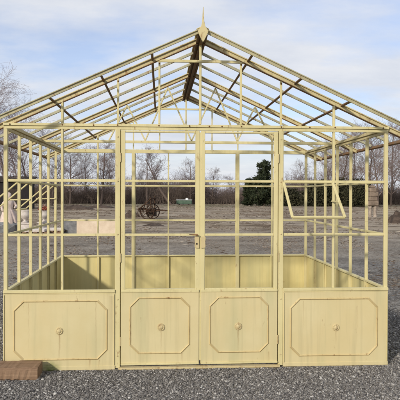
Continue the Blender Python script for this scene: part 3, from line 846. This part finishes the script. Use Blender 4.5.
# low heaps of dug earth
def heap(px, dist, rx, ry, h, label, seed):
    r_ = np.random.default_rng(seed); nr, na = 14, 40; ph = r_.uniform(0, 6.28, 12)
    vs = []
    for i in range(nr + 1):
        u = i / nr
        for k in range(na):
            t = k * 6.283 / na; w_ = 1 + .13 * math.sin(3 * t + ph[0]) + .09 * math.sin(5 * t + ph[1]) + .06 * math.sin(9 * t + ph[2])
            x, y = rx * u * w_ * math.cos(t), ry * u * w_ * math.sin(t)
            z = h * (1 - u ** 1.7) * (1 + .22 * math.sin(4.1 * x / rx * 2 + ph[3]) * math.sin(3.3 * y / ry * 2 + ph[4])) + r_.normal(0, .045 * h) * (u < .97) - .04 * (u >= .97)
            vs.append((x, y, z))
    fs = [(i * na + k, i * na + (k + 1) % na, (i + 1) * na + (k + 1) % na, (i + 1) * na + k) for i in range(nr) for k in range(na)]
    o = MB().add(vs, [f[::-1] for f in fs]).build('earth_heap', M['soil'], None, 0, True); o.location = spot(px, dist)
    tag(o, label, 'earth heap', 'heaps of dark earth in the yard')
heap(74, 60, 2.2, 1.4, .45, 'long low heap of dark earth in front of the thicket, behind the grey trough', 1)
heap(101, 66, 1.6, 1.2, .35, 'low heap of dark earth behind the sandy stone block', 5)
heap(399, 33, .62, .6, .62, 'small heap of dark earth at the right edge beyond the corner post', 2)
heap(131, 40, .55, .5, .42, 'small heap of dark earth just left of the farm implement', 3)
heap(154, 29, .55, .5, .12, 'lowest heap of dark earth, in front of the farm implement', 4)
# stone monument at right
def monument():
    e = empty('stone_monument', spot(372.5, 42), .15, 'weathered brown stone gate remnant on two short legs, behind the right wall', 'monument')
    for x in (-.2, .2): MB().lathe([(.16, 0), (.15, .06), (.12, .1), (.11, .6), (.14, .66), (.14, .80)], (x, 0, 0), 12).build('leg', M['stone_leg'], e, 0)
    rd = random.Random(4)
    for z, w_, h_ in ((.97, .82, .34), (1.30, .62, .32), (1.62, .70, .32), (1.93, .50, .30), (2.17, .3, .18)):
        MB().box(rd.uniform(-.05, .05), rd.uniform(-.03, .03), z, w_, .46, h_ - .003, rd.uniform(-.1, .1)).build('stone_course', M['soil2'], e, .05)
monument()
# low tank far off
e = empty('water_tank', spot(184, 88), 0, 'low white and green tank far off before the thicket, through the left door', 'tank')
MB().box(0, 0, .42, 2.3, 1.2, .55).build('body', M['green'], e, .04)
MB().box(0, 0, .75, 2.4, 1.3, .10).build('lid', M['white'], e, .02)
MB().lathe([(.22, .802), (.20, 1.02), (.10, 1.06), (.02, 1.07)], (.45, 0, 0), 12).build('hatch', M['white'], e)
for x in (-.7, .7): MB().box(x, 0, .07, .2, 1.1, .14).build('skid', M['dark_iron'], e)

# ================================================================== LIGHT
sv = V((-1, -1.4, .70)).normalized()      # towards the sun
el = math.asin(sv.z); az = math.atan2(sv.x, sv.y)
sl = bpy.data.lights.new('sun', 'SUN'); sl.energy = 2.5; sl.angle = math.radians(3.2); sl.color = (1, .93, .82)
so = bpy.data.objects.new('sun', sl); col.objects.link(so); so.rotation_euler = sv.to_track_quat('Z', 'Y').to_euler(); so.location = (0, 0, 20)
w = bpy.data.worlds.new('World'); sc.world = w; w.use_nodes = True
nt = w.node_tree; nt.nodes.clear()
out = nt.nodes.new('ShaderNodeOutputWorld'); bg = nt.nodes.new('ShaderNodeBackground')
sky = nt.nodes.new('ShaderNodeTexSky'); sky.sky_type = 'NISHITA'; sky.sun_disc = False
sky.sun_elevation = el; sky.sun_rotation = az; sky.air_density = 1.0; sky.dust_density = 1.2; sky.ozone_density = 1.5
tc = nt.nodes.new('ShaderNodeTexCoord'); sp = nt.nodes.new('ShaderNodeSeparateXYZ'); nt.links.new(tc.outputs['Generated'], sp.inputs[0])
def mth(op, a, b_=None, c_=None):
    n = nt.nodes.new('ShaderNodeMath'); n.operation = op
    for i, v in enumerate((a, b_, c_)):
        if v is None: continue
        if isinstance(v, (int, float)): n.inputs[i].default_value = v
        else: nt.links.new(v, n.inputs[i])
    return n.outputs[0]
zz = mth('ADD', mth('MAXIMUM', sp.outputs[2], 0), .16)
cb = nt.nodes.new('ShaderNodeCombineXYZ')
nt.links.new(mth('DIVIDE', sp.outputs[0], zz), cb.inputs[0]); nt.links.new(mth('DIVIDE', sp.outputs[1], zz), cb.inputs[1])
mp = nt.nodes.new('ShaderNodeMapping'); mp.inputs['Scale'].default_value = (.9, 1.25, 1); mp.inputs['Location'].default_value = (3.1, 1.7, 0)
nt.links.new(cb.outputs[0], mp.inputs[0])
n1 = noise(nt, mp.outputs[0], 1.15, 7, .55)
cov0 = ramp(nt, n1, [(.36, .34), (.48, .70), (.58, .97)])
lowz = ramp(nt, sp.outputs[2], [(.03, .97), (.16, 0)])
mx = nt.nodes.new('ShaderNodeMath'); mx.operation = 'MAXIMUM'; nt.links.new(cov0, mx.inputs[0]); nt.links.new(lowz, mx.inputs[1]); cov = mx.outputs[0]
n2 = noise(nt, mp.outputs[0], 2.6, 6, .6)
ccol = ramp(nt, n2, [(.3, (5.35, 5.65, 6.3)), (.55, (6.05, 6.25, 6.7)), (.75, (6.7, 6.75, 6.95))])
skyb = mix(nt, 1.0, sky.outputs[0], (1.18, 1.2, 1.42), 'MULTIPLY')
skyn = mix(nt, cov, skyb, ccol)
nt.links.new(skyn, bg.inputs[0]); bg.inputs[1].default_value = .1
nt.links.new(bg.outputs[0], out.inputs[0])

sc.view_settings.view_transform = 'Standard'; sc.view_settings.look = 'None'
sc.view_settings.exposure = .36; sc.view_settings.gamma = 1; sc.view_settings.use_curve_mapping = False
sc.render.engine = 'CYCLES'; sc.cycles.max_bounces = 6; sc.cycles.use_denoising = True
